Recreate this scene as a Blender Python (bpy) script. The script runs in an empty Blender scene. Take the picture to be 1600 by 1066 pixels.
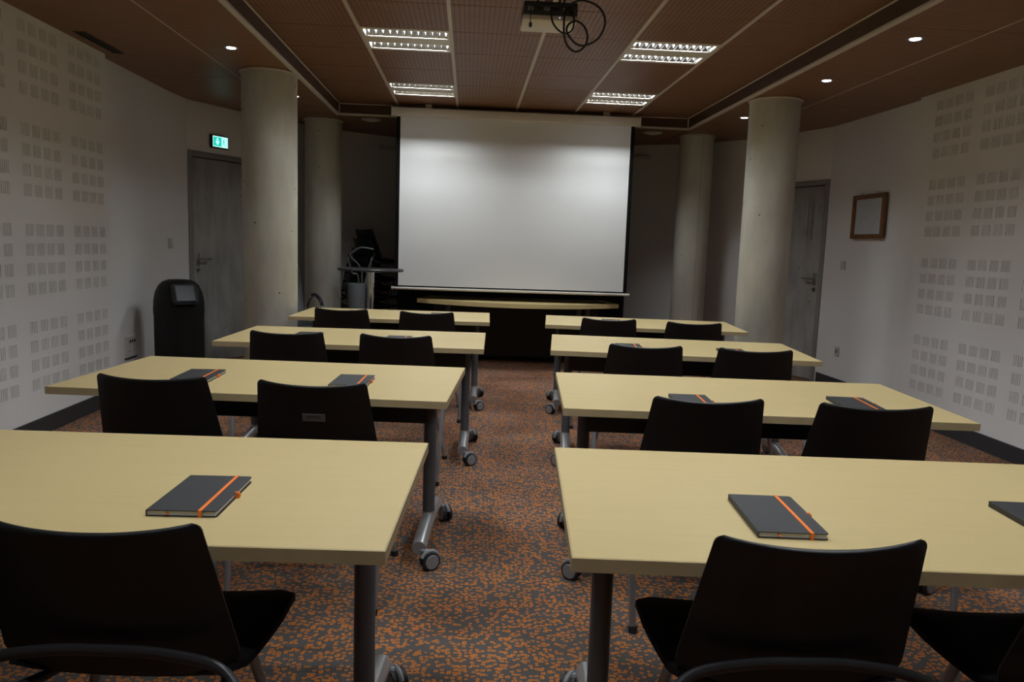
import bpy, bmesh, math, random
from mathutils import Vector, Matrix
random.seed(7)
SC = bpy.context.scene
COL = SC.collection
PI = math.pi

# ------------------------------------------------------------------ camera, world, exposure
CAM_H = 1.3513
cam_d = bpy.data.cameras.new('camera')
cam_d.sensor_width = 36.0
cam_d.lens = 36.0 * 1196.2 / 1600.0
cam_d.clip_start = 0.02
cam_d.clip_end = 60
cam = bpy.data.objects.new('camera', cam_d)
COL.objects.link(cam)
_r = Vector((0.9979065, -0.0551457, 0.0337855))
_u = Vector((-0.0265988, 0.1262142, 0.9916464))
_w = Vector((0.0589493, 0.9904690, -0.1244831))
_m = Matrix((( _r.x, _u.x, -_w.x, 0.0), (_r.y, _u.y, -_w.y, 0.0), (_r.z, _u.z, -_w.z, CAM_H), (0, 0, 0, 1)))
cam.matrix_world = _m
SC.camera = cam

world = bpy.data.worlds.new('world')
SC.world = world
world.use_nodes = True
world.node_tree.nodes['Background'].inputs[0].default_value = (0.5, 0.5, 0.5, 1)
world.node_tree.nodes['Background'].inputs[1].default_value = 0.02
SC.view_settings.view_transform = 'Standard'
SC.view_settings.look = 'None'
SC.view_settings.gamma = 1.0
SC.view_settings.use_curve_mapping = False
SC.view_settings.exposure = 0.0

LUM_W = 13.6        # watts of one fluorescent strip
LUM_SPREAD = 178    # louvre cut-off, degrees
LUM_COL = (0.925, 0.972, 1.0)
DOWN_W = 1.6

# room figures
ZC = 2.68           # outer ceiling
ZK = 2.78           # raised middle of the ceiling
XL, XR = -2.79, 3.72
KX0, KX1 = -1.42, 2.35
KY1 = 8.46
Y_REAR = -2.6
LUM_Y = (3.66, 5.455, 7.25, 0.07, 1.87)

# ------------------------------------------------------------------ materials
MATS = {}
def nmat(name):
    m = bpy.data.materials.new(name)
    m.use_nodes = True
    nt = m.node_tree
    b = nt.nodes['Principled BSDF']
    MATS[name] = m
    return m, nt, b
def simple(name, col, rough=0.5, metal=0.0, spec=0.5, noise=0.0, nscale=20.0, bump=0.0):
    m, nt, b = nmat(name)
    b.inputs['Base Color'].default_value = (*col, 1)
    b.inputs['Roughness'].default_value = rough
    b.inputs['Metallic'].default_value = metal
    b.inputs['Specular IOR Level'].default_value = spec
    tc = nt.nodes.new('ShaderNodeTexCoord')
    n = nt.nodes.new('ShaderNodeTexNoise')
    n.inputs['Scale'].default_value = nscale
    n.inputs['Detail'].default_value = 4
    nt.links.new(tc.outputs['Object'], n.inputs['Vector'])
    if noise:
        r = nt.nodes.new('ShaderNodeValToRGB')
        r.color_ramp.elements[0].color = (*[max(0, c * (1 - noise)) for c in col], 1)
        r.color_ramp.elements[1].color = (*[min(1, c * (1 + noise)) for c in col], 1)
        r.color_ramp.elements[0].position = 0.3
        r.color_ramp.elements[1].position = 0.7
        nt.links.new(n.outputs['Fac'], r.inputs['Fac'])
        nt.links.new(r.outputs['Color'], b.inputs['Base Color'])
    if bump:
        bp = nt.nodes.new('ShaderNodeBump')
        bp.inputs['Strength'].default_value = bump
        bp.inputs['Distance'].default_value = 0.002
        nt.links.new(n.outputs['Fac'], bp.inputs['Height'])
        nt.links.new(bp.outputs['Normal'], b.inputs['Normal'])
    return m
def emit(name, col, strength):
    m, nt, b = nmat(name)
    b.inputs['Base Color'].default_value = (*col, 1)
    b.inputs['Emission Color'].default_value = (*col, 1)
    b.inputs['Emission Strength'].default_value = strength
    return m
def N(nt, t, **kw):
    n = nt.nodes.new(t)
    for k, v in kw.items():
        setattr(n, k, v)
    return n
def ramp(nt, stops):
    r = nt.nodes.new('ShaderNodeValToRGB')
    e = r.color_ramp.elements
    while len(e) < len(stops):
        e.new(0.5)
    for i, (p, c) in enumerate(stops):
        e[i].position = p
        e[i].color = (*c, 1) if len(c) == 3 else c
    return r
def mixc(nt, a, b, fac):
    m = nt.nodes.new('ShaderNodeMix')
    m.data_type = 'RGBA'
    for sock, v in ((m.inputs[0], fac), (m.inputs[6], a), (m.inputs[7], b)):
        if hasattr(v, 'is_linked'):
            nt.links.new(v, sock)
        elif isinstance(v, tuple):
            sock.default_value = (*v, 1)
        else:
            sock.default_value = v
    return m.outputs[2]

def mat_wall(name, col):
    m, nt, b = nmat(name)
    tc = N(nt, 'ShaderNodeTexCoord')
    n1 = N(nt, 'ShaderNodeTexNoise'); n1.inputs['Scale'].default_value = 1.3; n1.inputs['Detail'].default_value = 3
    n2 = N(nt, 'ShaderNodeTexNoise'); n2.inputs['Scale'].default_value = 180
    nt.links.new(tc.outputs['Object'], n1.inputs['Vector']); nt.links.new(tc.outputs['Object'], n2.inputs['Vector'])
    r = ramp(nt, [(0.3, tuple(c * .95 for c in col)), (0.7, col)])
    nt.links.new(n1.outputs['Fac'], r.inputs['Fac'])
    nt.links.new(r.outputs['Color'], b.inputs['Base Color'])
    b.inputs['Roughness'].default_value = 0.75
    b.inputs['Specular IOR Level'].default_value = 0.25
    bp = N(nt, 'ShaderNodeBump'); bp.inputs['Strength'].default_value = 0.12; bp.inputs['Distance'].default_value = 0.001
    nt.links.new(n2.outputs['Fac'], bp.inputs['Height']); nt.links.new(bp.outputs['Normal'], b.inputs['Normal'])
    return m
M_WALL = mat_wall('painted_plaster', (0.82, 0.815, 0.80))
M_APSE = mat_wall('grey_plaster', (0.80, 0.79, 0.775))

def mat_carpet():
    m, nt, b = nmat('flecked_carpet')
    tc = N(nt, 'ShaderNodeTexCoord')
    mp = N(nt, 'ShaderNodeMapping'); mp.inputs['Scale'].default_value = (0.85, 1.0, 1.0)
    nt.links.new(tc.outputs['Object'], mp.inputs['Vector'])
    nz = N(nt, 'ShaderNodeTexNoise'); nz.inputs['Scale'].default_value = 60; nz.inputs['Detail'].default_value = 2
    nt.links.new(mp.outputs['Vector'], nz.inputs['Vector'])
    ad = N(nt, 'ShaderNodeVectorMath', operation='MULTIPLY_ADD')
    nt.links.new(nz.outputs['Color'], ad.inputs[0]); ad.inputs[1].default_value = (0.011, 0.011, 0.0)
    nt.links.new(mp.outputs['Vector'], ad.inputs[2])
    v1 = N(nt, 'ShaderNodeTexVoronoi'); v1.inputs['Scale'].default_value = 62; v1.voronoi_dimensions = '2D'
    nt.links.new(ad.outputs[0], v1.inputs['Vector'])
    ring = ramp(nt, [(0.0, (0.0, 0.0, 0.0)), (0.12, (0.1, 0.1, 0.1)), (0.20, (1, 1, 1)), (0.33, (1, 1, 1)), (0.41, (0, 0, 0))])
    nt.links.new(v1.outputs['Distance'], ring.inputs['Fac'])
    # some cells carry no fleck
    sep = N(nt, 'ShaderNodeSeparateColor'); nt.links.new(v1.outputs['Color'], sep.inputs[0])
    gt = N(nt, 'ShaderNodeMath', operation='GREATER_THAN'); gt.inputs[1].default_value = 0.30
    nt.links.new(sep.outputs[0], gt.inputs[0])
    mu = N(nt, 'ShaderNodeMath', operation='MULTIPLY')
    nt.links.new(ring.outputs['Color'], mu.inputs[0]); nt.links.new(gt.outputs[0], mu.inputs[1])
    fib = N(nt, 'ShaderNodeTexNoise'); fib.inputs['Scale'].default_value = 420; fib.inputs['Detail'].default_value = 2
    nt.links.new(tc.outputs['Object'], fib.inputs['Vector'])
    base = ramp(nt, [(0.25, (0.055, 0.052, 0.051)), (0.75, (0.15, 0.138, 0.132))])
    nt.links.new(fib.outputs['Fac'], base.inputs['Fac'])
    orr = ramp(nt, [(0.25, (0.50, 0.15, 0.018)), (0.75, (0.86, 0.28, 0.036))])
    nt.links.new(fib.outputs['Fac'], orr.inputs['Fac'])
    c = mixc(nt, base.outputs['Color'], orr.outputs['Color'], mu.outputs[0])
    # worn and stained patches
    st = N(nt, 'ShaderNodeTexNoise'); st.inputs['Scale'].default_value = 1.6; st.inputs['Detail'].default_value = 4
    nt.links.new(tc.outputs['Object'], st.inputs['Vector'])
    sr = ramp(nt, [(0.32, (0.62, 0.6, 0.58)), (0.55, (1, 1, 1))])
    nt.links.new(st.outputs['Fac'], sr.inputs['Fac'])
    mm = N(nt, 'ShaderNodeMix'); mm.data_type = 'RGBA'; mm.blend_type = 'MULTIPLY'; mm.inputs[0].default_value = 1
    nt.links.new(c, mm.inputs[6]); nt.links.new(sr.outputs['Color'], mm.inputs[7])
    nt.links.new(mm.outputs[2], b.inputs['Base Color'])
    b.inputs['Roughness'].default_value = 0.95
    b.inputs['Specular IOR Level'].default_value = 0.1
    bp = N(nt, 'ShaderNodeBump'); bp.inputs['Strength'].default_value = 0.5; bp.inputs['Distance'].default_value = 0.003
    nt.links.new(fib.outputs['Fac'], bp.inputs['Height']); nt.links.new(bp.outputs['Normal'], b.inputs['Normal'])
    return m
M_CARPET = mat_carpet()

def mat_tile(name, grooved):
    m, nt, b = nmat(name)
    tc = N(nt, 'ShaderNodeTexCoord')
    n = N(nt, 'ShaderNodeTexNoise'); n.inputs['Scale'].default_value = 3.0; n.inputs['Detail'].default_value = 5
    mp = N(nt, 'ShaderNodeMapping'); mp.inputs['Scale'].default_value = (1, 9, 1)
    nt.links.new(tc.outputs['Object'], mp.inputs['Vector']); nt.links.new(mp.outputs['Vector'], n.inputs['Vector'])
    r = ramp(nt, [(0.3, (0.185, 0.084, 0.036)), (0.7, (0.25, 0.119, 0.055))])
    nt.links.new(n.outputs['Fac'], r.inputs['Fac'])
    col = r.outputs['Color']
    if grooved:
        wv = N(nt, 'ShaderNodeTexWave', wave_type='BANDS', bands_direction='X', wave_profile='SIN')
        wv.inputs['Scale'].default_value = 10.0
        nt.links.new(tc.outputs['Object'], wv.inputs['Vector'])
        gr = ramp(nt, [(0.0, (0.45, 0.45, 0.45)), (0.22, (1, 1, 1))])
        nt.links.new(wv.outputs['Fac'], gr.inputs['Fac'])
        mm = N(nt, 'ShaderNodeMix'); mm.data_type = 'RGBA'; mm.blend_type = 'MULTIPLY'; mm.inputs[0].default_value = 1
        nt.links.new(col, mm.inputs[6]); nt.links.new(gr.outputs['Color'], mm.inputs[7])
        col = mm.outputs[2]
        bp = N(nt, 'ShaderNodeBump'); bp.inputs['Strength'].default_value = 0.6; bp.inputs['Distance'].default_value = 0.003
        nt.links.new(gr.outputs['Color'], bp.inputs['Height']); nt.links.new(bp.outputs['Normal'], b.inputs['Normal'])
    nt.links.new(col, b.inputs['Base Color'])
    b.inputs['Roughness'].default_value = 0.42 if not grooved else 0.5
    b.inputs['Specular IOR Level'].default_value = 0.4
    return m
M_TILE = mat_tile('brown_ceiling_tile', False)
M_TILEG = mat_tile('grooved_brown_ceiling_tile', True)

def mat_maple():
    m, nt, b = nmat('maple_laminate')
    tc = N(nt, 'ShaderNodeTexCoord')
    mp = N(nt, 'ShaderNodeMapping'); mp.inputs['Scale'].default_value = (2.2, 34, 34)
    nt.links.new(tc.outputs['Object'], mp.inputs['Vector'])
    n = N(nt, 'ShaderNodeTexNoise'); n.inputs['Scale'].default_value = 1.0; n.inputs['Detail'].default_value = 5; n.inputs['Roughness'].default_value = 0.6
    nt.links.new(mp.outputs['Vector'], n.inputs['Vector'])
    r = ramp(nt, [(0.25, (0.585, 0.455, 0.215)), (0.75, (0.62, 0.487, 0.24))])
    nt.links.new(n.outputs['Fac'], r.inputs['Fac'])
    nt.links.new(r.outputs['Color'], b.inputs['Base Color'])
    b.inputs['Roughness'].default_value = 0.38
    b.inputs['Specular IOR Level'].default_value = 0.4
    return m
M_MAPLE = mat_maple()
M_EDGE = simple('maple_edge_band', (0.46, 0.36, 0.20), 0.5, noise=0.06, nscale=12)

def mat_concrete(name, c0, c1, rough=0.75, sx=1.0, sz=0.35):
    m, nt, b = nmat(name)
    tc = N(nt, 'ShaderNodeTexCoord')
    mp = N(nt, 'ShaderNodeMapping'); mp.inputs['Scale'].default_value = (sx, sx, sz)
    nt.links.new(tc.outputs['Object'], mp.inputs['Vector'])
    n = N(nt, 'ShaderNodeTexNoise'); n.inputs['Scale'].default_value = 4.5; n.inputs['Detail'].default_value = 7; n.inputs['Roughness'].default_value = 0.6
    nt.links.new(mp.outputs['Vector'], n.inputs['Vector'])
    r = ramp(nt, [(0.32, c0), (0.68, c1)])
    nt.links.new(n.outputs['Fac'], r.inputs['Fac'])
    v = N(nt, 'ShaderNodeTexVoronoi'); v.inputs['Scale'].default_value = 7.0
    nt.links.new(tc.outputs['Object'], v.inputs['Vector'])
    pr = ramp(nt, [(0.045, (0.25, 0.25, 0.25)), (0.065, (1, 1, 1))])
    nt.links.new(v.outputs['Distance'], pr.inputs['Fac'])
    mm = N(nt, 'ShaderNodeMix'); mm.data_type = 'RGBA'; mm.blend_type = 'MULTIPLY'; mm.inputs[0].default_value = 1
    nt.links.new(r.outputs['Color'], mm.inputs[6]); nt.links.new(pr.outputs['Color'], mm.inputs[7])
    nt.links.new(mm.outputs[2], b.inputs['Base Color'])
    b.inputs['Roughness'].default_value = rough
    b.inputs['Specular IOR Level'].default_value = 0.3
    bp = N(nt, 'ShaderNodeBump'); bp.inputs['Strength'].default_value = 0.25; bp.inputs['Distance'].default_value = 0.004
    nt.links.new(mm.outputs[2], bp.inputs['Height']); nt.links.new(bp.outputs['Normal'], b.inputs['Normal'])
    return m
M_CONC = mat_concrete('cast_concrete', (0.43, 0.42, 0.355), (0.58, 0.57, 0.485))
M_DOOR = mat_concrete('mottled_grey_door', (0.27, 0.265, 0.25), (0.43, 0.425, 0.40), 0.6, 1.4, 0.45)

M_WHITE = simple('white_enamel', (0.66, 0.62, 0.55), 0.45)
M_RAIL = simple('off_white_ceiling_rail', (0.56, 0.50, 0.43), 0.5)
M_FASCIA = simple('dark_brown_fascia', (0.075, 0.036, 0.018), 0.5, noise=0.1, nscale=5)
M_SCREEN = simple('matte_white_screen', (0.80, 0.81, 0.80), 0.9, spec=0.1)
M_SCRBLK = simple('black_screen_border', (0.006, 0.006, 0.006), 0.9, spec=0.08)
M_CASE = simple('cream_screen_case', (0.80, 0.755, 0.66), 0.45)
M_BLACKPANEL = simple('black_painted_board', (0.012, 0.012, 0.013), 0.8, spec=0.15, noise=0.2, nscale=6)
M_PLASTIC = simple('black_chair_plastic', (0.009, 0.0095, 0.0105), 0.42, spec=0.4, noise=0.1, nscale=300, bump=0.15)
M_SEAT = simple('black_seat_fabric', (0.008, 0.008, 0.009), 0.9, spec=0.2, noise=0.2, nscale=250, bump=0.3)
M_BRACKET = simple('charcoal_bracket', (0.035, 0.036, 0.04), 0.45)
M_TUBE = simple('grey_steel_tube', (0.34, 0.35, 0.37), 0.35, metal=0.6)
M_DIMTUBE = simple('dull_grey_rod', (0.13, 0.13, 0.135), 0.45, metal=0.3)
M_POST = simple('charcoal_table_post', (0.105, 0.11, 0.12), 0.42, metal=0.3)
M_SILVER = simple('silver_cast_foot', (0.58, 0.59, 0.60), 0.30, metal=0.75)
M_RUBBER = simple('black_rubber', (0.012, 0.012, 0.013), 0.6)
M_WHEEL = simple('grey_caster_hub', (0.23, 0.24, 0.25), 0.45)
M_BEAM = simple('black_modesty_beam', (0.010, 0.0095, 0.0095), 0.6)
M_NOTE = simple('charcoal_notebook_cover', (0.030, 0.031, 0.034), 0.55, noise=0.12, nscale=200, bump=0.1)
M_PAGES = simple('white_paper_edges', (0.66, 0.65, 0.62), 0.85)
M_ORANGE = simple('orange_elastic', (0.90, 0.20, 0.015), 0.6)
M_CHROME = simple('chrome', (0.62, 0.62, 0.62), 0.15, metal=1.0)
M_STEEL = simple('brushed_steel', (0.48, 0.47, 0.45), 0.35, metal=0.9)
M_BIN = simple('glossy_black_bin', (0.008, 0.008, 0.008), 0.5, spec=0.3)
M_FLAP = simple('dark_grey_flap', (0.055, 0.060, 0.066), 0.4)
M_GREYBIN = simple('blue_grey_basket', (0.17, 0.185, 0.20), 0.55)
M_FRAME = simple('brown_wood_frame', (0.20, 0.085, 0.025), 0.5, noise=0.2, nscale=15)
M_PAPER = simple('grey_white_paper', (0.55, 0.58, 0.60), 0.6, noise=0.04, nscale=8)
M_INK = simple('grey_ink', (0.46, 0.48, 0.50), 0.7)
M_SWITCH = simple('white_switch_plastic', (0.60, 0.60, 0.57), 0.4)
M_DARKHOLE = simple('black_hole', (0.01, 0.01, 0.01), 0.8)
M_CAVITY = simple('acoustic_cavity_felt', (0.20, 0.195, 0.19), 0.95, noise=0.1, nscale=60)
M_BASEB = simple('dark_blue_grey_skirting', (0.035, 0.037, 0.042), 0.45)
M_DOORFRAME = simple('grey_door_frame', (0.25, 0.245, 0.23), 0.5)
M_ALU = simple('mirror_aluminium', (0.46, 0.47, 0.49), 0.22, metal=1.0)
M_TUBELIT = emit('fluorescent_tube', (0.72, 0.86, 1.0), 0.9)
M_LED = emit('cool_white_lamp', (0.72, 0.82, 1.0), 14.0)
M_EXITG = emit('exit_green', (0.02, 0.62, 0.50), 1.0)
M_EXITW = emit('exit_white', (0.55, 1.0, 0.93), 1.1)
M_PROJ_D = simple('dark_projector_plastic', (0.030, 0.032, 0.036), 0.5)
M_PROJ_W = simple('cream_projector_plastic', (0.60, 0.56, 0.48), 0.45)
M_CABLE = simple('black_cable', (0.008, 0.007, 0.007), 0.5)
M_TABLETOPDARK = simple('dark_bar_tabletop', (0.03, 0.03, 0.032), 0.35)
M_LEATHER = simple('black_armchair_leather', (0.014, 0.015, 0.017), 0.42)
M_BADGE = simple('grey_badge', (0.17, 0.165, 0.17), 0.45)
M_BADGEINK = simple('dark_badge_lettering', (0.02, 0.02, 0.02), 0.6)
M_LEDBLUE = emit('blue_indicator', (0.5, 0.6, 1.0), 0.8)

# ------------------------------------------------------------------ mesh helpers
class MB:
    def __init__(self):
        self.v = []; self.f = []
    def add(self, verts, faces):
        o = len(self.v)
        self.v += [tuple(p) for p in verts]
        self.f += [tuple(i + o for i in q) for q in faces]
        return self
    def box(self, x0, x1, y0, y1, z0, z1):
        return self.add([(x0,y0,z0),(x1,y0,z0),(x1,y1,z0),(x0,y1,z0),(x0,y0,z1),(x1,y0,z1),(x1,y1,z1),(x0,y1,z1)],
                        [(3,2,1,0),(4,5,6,7),(0,1,5,4),(1,2,6,5),(2,3,7,6),(3,0,4,7)])
    def bbox(self, x0, x1, y0, y1, z0, z1, b=0.004, seg=2):
        bm = bmesh.new()
        bmesh.ops.create_cube(bm, size=1)
        for v in bm.verts:
            v.co = Vector(((x0+x1)/2 + v.co.x*(x1-x0), (y0+y1)/2 + v.co.y*(y1-y0), (z0+z1)/2 + v.co.z*(z1-z0)))
        bmesh.ops.bevel(bm, geom=list(bm.edges), offset=b, segments=seg, affect='EDGES', profile=0.5)
        return self.bm(bm)
    def bm(self, bm, mat=None):
        bm.verts.index_update()
        vs = [(mat @ v.co) if mat else v.co.copy() for v in bm.verts]
        fs = [[v.index for v in f.verts] for f in bm.faces]
        bm.free()
        return self.add(vs, fs)
    def cyl(self, p0, p1, r0, r1=None, n=16, caps=True):
        r1 = r0 if r1 is None else r1
        p0 = Vector(p0); p1 = Vector(p1)
        d = (p1 - p0).normalized()
        a = d.orthogonal().normalized(); b = d.cross(a)
        vs = []
        for p, r in ((p0, r0), (p1, r1)):
            for i in range(n):
                t = 2*PI*i/n
                vs.append(p + (a*math.cos(t) + b*math.sin(t))*r)
        fs = [(i, (i+1) % n, n+(i+1) % n, n+i) for i in range(n)]
        if caps:
            fs += [tuple(reversed(range(n))), tuple(range(n, 2*n))]
        return self.add(vs, fs)
    def tube(self, pts, r, n=10, closed=False, flat=1.0, up=None):
        pts = [Vector(p) for p in pts]
        rings = []
        prev = None
        L = len(pts)
        for i, p in enumerate(pts):
            if closed:
                d = (pts[(i+1) % L] - pts[i-1]).normalized()
            else:
                d = (pts[min(i+1, L-1)] - pts[max(i-1, 0)]).normalized()
            if prev is None:
                a = Vector(up).copy() if up else d.orthogonal()
                a = (a - d*a.dot(d)).normalized()
            else:
                a = (prev - d*prev.dot(d)).normalized()
            prev = a
            b = d.cross(a)
            rr = r[i] if isinstance(r, (list, tuple)) else r
            rings.append([p + (a*math.cos(2*PI*k/n) + b*math.sin(2*PI*k/n)*flat)*rr for k in range(n)])
        vs = [q for ring in rings for q in ring]
        fs = []
        m = L if closed else L-1
        for i in range(m):
            j = (i+1) % L
            fs += [(i*n+k, i*n+(k+1) % n, j*n+(k+1) % n, j*n+k) for k in range(n)]
        if not closed:
            fs += [tuple(reversed(range(n))), tuple(range((L-1)*n, L*n))]
        return self.add(vs, fs)
    def lathe(self, prof, n=32, c=(0, 0, 0)):
        vs = []; fs = []
        for r, z in prof:
            for i in range(n):
                t = 2*PI*i/n
                vs.append((c[0]+r*math.cos(t), c[1]+r*math.sin(t), c[2]+z))
        for j in range(len(prof)-1):
            fs += [(j*n+i, j*n+(i+1) % n, (j+1)*n+(i+1) % n, (j+1)*n+i) for i in range(n)]
        fs += [tuple(reversed(range(n))), tuple(range((len(prof)-1)*n, len(prof)*n))]
        return self.add(vs, fs)
    def prism(self, poly, z0, z1):
        n = len(poly)
        vs = [(x, y, z0) for x, y in poly] + [(x, y, z1) for x, y in poly]
        fs = [tuple(reversed(range(n))), tuple(range(n, 2*n))] + [(i, (i+1) % n, n+(i+1) % n, n+i) for i in range(n)]
        return self.add(vs, fs)
    def mesh(self, name, mat, smooth=True, ang=35):
        me = bpy.data.meshes.new(name)
        me.from_pydata([tuple(p) for p in self.v], [], self.f)
        bm = bmesh.new(); bm.from_mesh(me)
        bmesh.ops.recalc_face_normals(bm, faces=bm.faces)
        bm.to_mesh(me); bm.free()
        me.materials.append(mat)
        if smooth:
            me.polygons.foreach_set('use_smooth', [True]*len(me.polygons))
            me.set_sharp_from_angle(angle=math.radians(ang))
        me.update()
        return me
    def obj(self, name, mat, parent=None, loc=None, rot=None, smooth=True, ang=35):
        return link(name, self.mesh(name, mat, smooth, ang), parent, loc, rot)

def link(name, me, parent=None, loc=None, rot=None):
    o = bpy.data.objects.new(name, me)
    COL.objects.link(o)
    if parent is not None:
        o.parent = parent
    if loc is not None:
        o.location = loc
    if rot is not None:
        o.rotation_euler = rot
    return o
def tag(o, label, cat, group=None):
    o['label'] = label; o['category'] = cat
    if group:
        o['group'] = group
    return o
def thing(name, label, cat, loc=(0, 0, 0), rz=0.0, group=None):
    o = bpy.data.objects.new(name, None)
    o.empty_display_size = 0.1
    COL.objects.link(o)
    o.location = loc; o.rotation_euler = (0, 0, rz)
    return tag(o, label, cat, group)
def struct(o):
    o['kind'] = 'structure'
    return o
def sempty(name, loc=(0, 0, 0), rz=0.0):
    o = bpy.data.objects.new(name, None)
    COL.objects.link(o)
    o.location = loc; o.rotation_euler = (0, 0, rz)
    return struct(o)
def copy_tree(o, parent=None):
    c = o.copy(); COL.objects.link(c)
    c.parent = parent
    for ch in [x for x in COL.objects if x.parent == o]:
        copy_tree(ch, c)
    return c
def smooth_path(pts, k=6):
    P = [Vector(p) for p in pts]
    out = []
    for i in range(len(P)-1):
        p0 = P[max(i-1, 0)]; p1 = P[i]; p2 = P[i+1]; p3 = P[min(i+2, len(P)-1)]
        for j in range(k):
            t = j/k
            out.append(0.5*((2*p1) + (p2-p0)*t + (2*p0-5*p1+4*p2-p3)*t*t + (3*p1-p0-3*p2+p3)*t*t*t))
    out.append(P[-1])
    return out
def text_mesh(name, s, size, mat, depth=0.0006):
    cu = bpy.data.curves.new(name, 'FONT')
    cu.body = s; cu.size = size; cu.extrude = depth
    cu.align_x = 'CENTER'; cu.align_y = 'CENTER'
    cu.resolution_u = 3
    tmp = bpy.data.objects.new(name, cu)
    COL.objects.link(tmp)
    bpy.context.view_layer.update()
    me = bpy.data.meshes.new_from_object(tmp.evaluated_get(bpy.context.evaluated_depsgraph_get()))
    bpy.data.objects.remove(tmp)
    bpy.data.curves.remove(cu)
    me.materials.clear(); me.materials.append(mat)
    return me

# ------------------------------------------------------------------ room shell
LEFT_CURVE = [(-2.855, 6.17), (-2.86, 6.9), (-2.865, 7.55), (-2.84, 8.0), (-2.56, 8.60), (-2.10, 9.27), (-1.62, 9.78), (-0.97, 10.22)]
RIGHT_CURVE = [(3.775, 6.35), (3.77, 6.9), (3.76, 7.4), (3.74, 7.93), (3.40, 8.95), (2.98, 9.45), (2.60, 9.77), (2.07, 10.02)]
floor = struct(MB().box(XL-0.4, XR+0.4, Y_REAR-0.2, 10.9, -0.05, 0).obj('floor', M_CARPET, smooth=False))

def slotted_wall(name, x, sgn, ystarts, tops, y0, y1):
    """Perforated acoustic lining: real slots cut in the board, felt behind."""
    t = 0.0125
    ys = [y0]; cols = []
    for ystart in sorted(ystarts):
        for p in range(4):
            a = ystart + p*0.1225
            for s in range(5):
                c0 = a + s*0.0185
                cols.append((c0, c0+0.0060))
    zs = [0.10]; rows = []
    for tz in sorted(tops):
        for r in range(4):
            z1 = tz - (3-r)*0.125
            rows.append((z1-0.078, z1))
    yl = sorted(set([y0, y1] + [c for ab in cols for c in ab if y0 < c < y1]))
    zl = sorted(set([0.0, ZC] + [c for ab in rows for c in ab]))
    hy = set(round(a, 5) for a, b in cols); hz = set(round(a, 5) for a, b in rows)
    verts = []; idx = {}
    fs = []
    def vid(i, j, d):
        k = (i, j, d)
        if k not in idx:
            idx[k] = len(verts)
            verts.append((x + sgn*t*d, yl[i], zl[j]))
        return idx[k]
    for i in range(len(yl)-1):
        for j in range(len(zl)-1):
            if round(yl[i], 5) in hy and round(zl[j], 5) in hz:
                for (p, q) in (((i, j), (i+1, j)), ((i+1, j), (i+1, j+1)), ((i+1, j+1), (i, j+1)), ((i, j+1), (i, j))):
                    fs.append((vid(*p, 0), vid(*q, 0), vid(*q, 1), vid(*p, 1)))
            else:
                fs.append((vid(i, j, 0), vid(i+1, j, 0), vid(i+1, j+1, 0), vid(i, j+1, 0)))
    mb = MB().add(verts, fs)
    # return face at the end of the lining and a masonry block behind
    o = struct(mb.obj(name, M_WALL, smooth=False))
    xb = x + sgn*t
    MB().box(min(xb, xb+sgn*0.004), max(xb, xb+sgn*0.004), y0, y1, 0, ZC).obj('acoustic_felt', M_CAVITY, o, smooth=False)
    xs = x + sgn*(t+0.004); xe = x + sgn*0.16
    MB().box(min(xs, xe), max(xs, xe), y0, y1+0.0, 0, ZC).obj('wall_core', M_WALL, o, smooth=False)
    MB().box(min(x, xs), max(x, xs), y1, y1+0.004, 0, ZC).obj('lining_end', M_WALL, o, smooth=False)
    return o
PITCH = 0.604
wl = slotted_wall('wall_left', XL, -1, [5.640 - PITCH*k for k in range(8)], [2.632, 2.006, 1.381, 0.757], Y_REAR, 6.18)
wr = slotted_wall('wall_right', XR, 1, [5.690 - 0.590*k for k in range(8)], [2.610, 1.984, 1.357, 0.727], Y_REAR, 6.37)

def wall_strip(name, pts, mat, h=ZC, th=0.14, side=1):
    P = [Vector((x, y, 0)) for x, y in pts]
    nrm = []
    for i in range(len(P)):
        d = (P[min(i+1, len(P)-1)] - P[max(i-1, 0)]).normalized()
        nrm.append(Vector((-d.y, d.x, 0))*side)
    n = len(P)
    vs = [p for p in P] + [p + q*th for p, q in zip(P, nrm)]
    vs = vs + [v + Vector((0, 0, h)) for v in vs]
    fs = []
    for i in range(n-1):
        fs += [(i, i+1, 2*n+i+1, 2*n+i), (n+i, n+i+1, 3*n+i+1, 3*n+i), (2*n+i, 2*n+i+1, 3*n+i+1, 3*n+i), (i, i+1, n+i+1, n+i)]
    fs += [(0, n, 3*n, 2*n), (n-1, 2*n-1, 4*n-1, 3*n-1)]
    return struct(MB().add(vs, fs).obj(name, mat, ang=50))
def curve2(pts, k=6):
    return [(p.x, p.y) for p in smooth_path([(x, y, 0) for x, y in pts], k)]

DL0, DL1 = Vector((-2.84, 8.0, 0)), Vector((-2.40, 8.84, 0))       # left door opening on plan
DR0, DR1 = Vector((3.74, 7.93, 0)), Vector((3.42, 8.84, 0))        # right door opening on plan
wall_strip('wall_left_plain', curve2([(-2.855, 6.185), (-2.86, 6.9), (-2.865, 7.6), (-2.84, 8.0)]), M_WALL)
wall_strip('wall_right_plain', curve2([(3.775, 6.375), (3.77, 6.9), (3.76, 7.4), (3.74, 7.93)]), M_WALL, side=-1)
apse = curve2([(-2.40, 8.84), (-2.10, 9.27), (-1.62, 9.78), (-0.97, 10.22), (-0.3, 10.42), (0.5, 10.48), (1.3, 10.32), (2.07, 10.02), (2.60, 9.77), (3.0, 9.42), (3.42, 8.84)], 5)
wall_strip('wall_back', apse, M_APSE)
MBr = MB().box(XL-0.16, XR+0.16, Y_REAR-0.14, Y_REAR, 0, ZC)
struct(MBr.obj('wall_rear', M_WALL, smooth=False))

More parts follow.
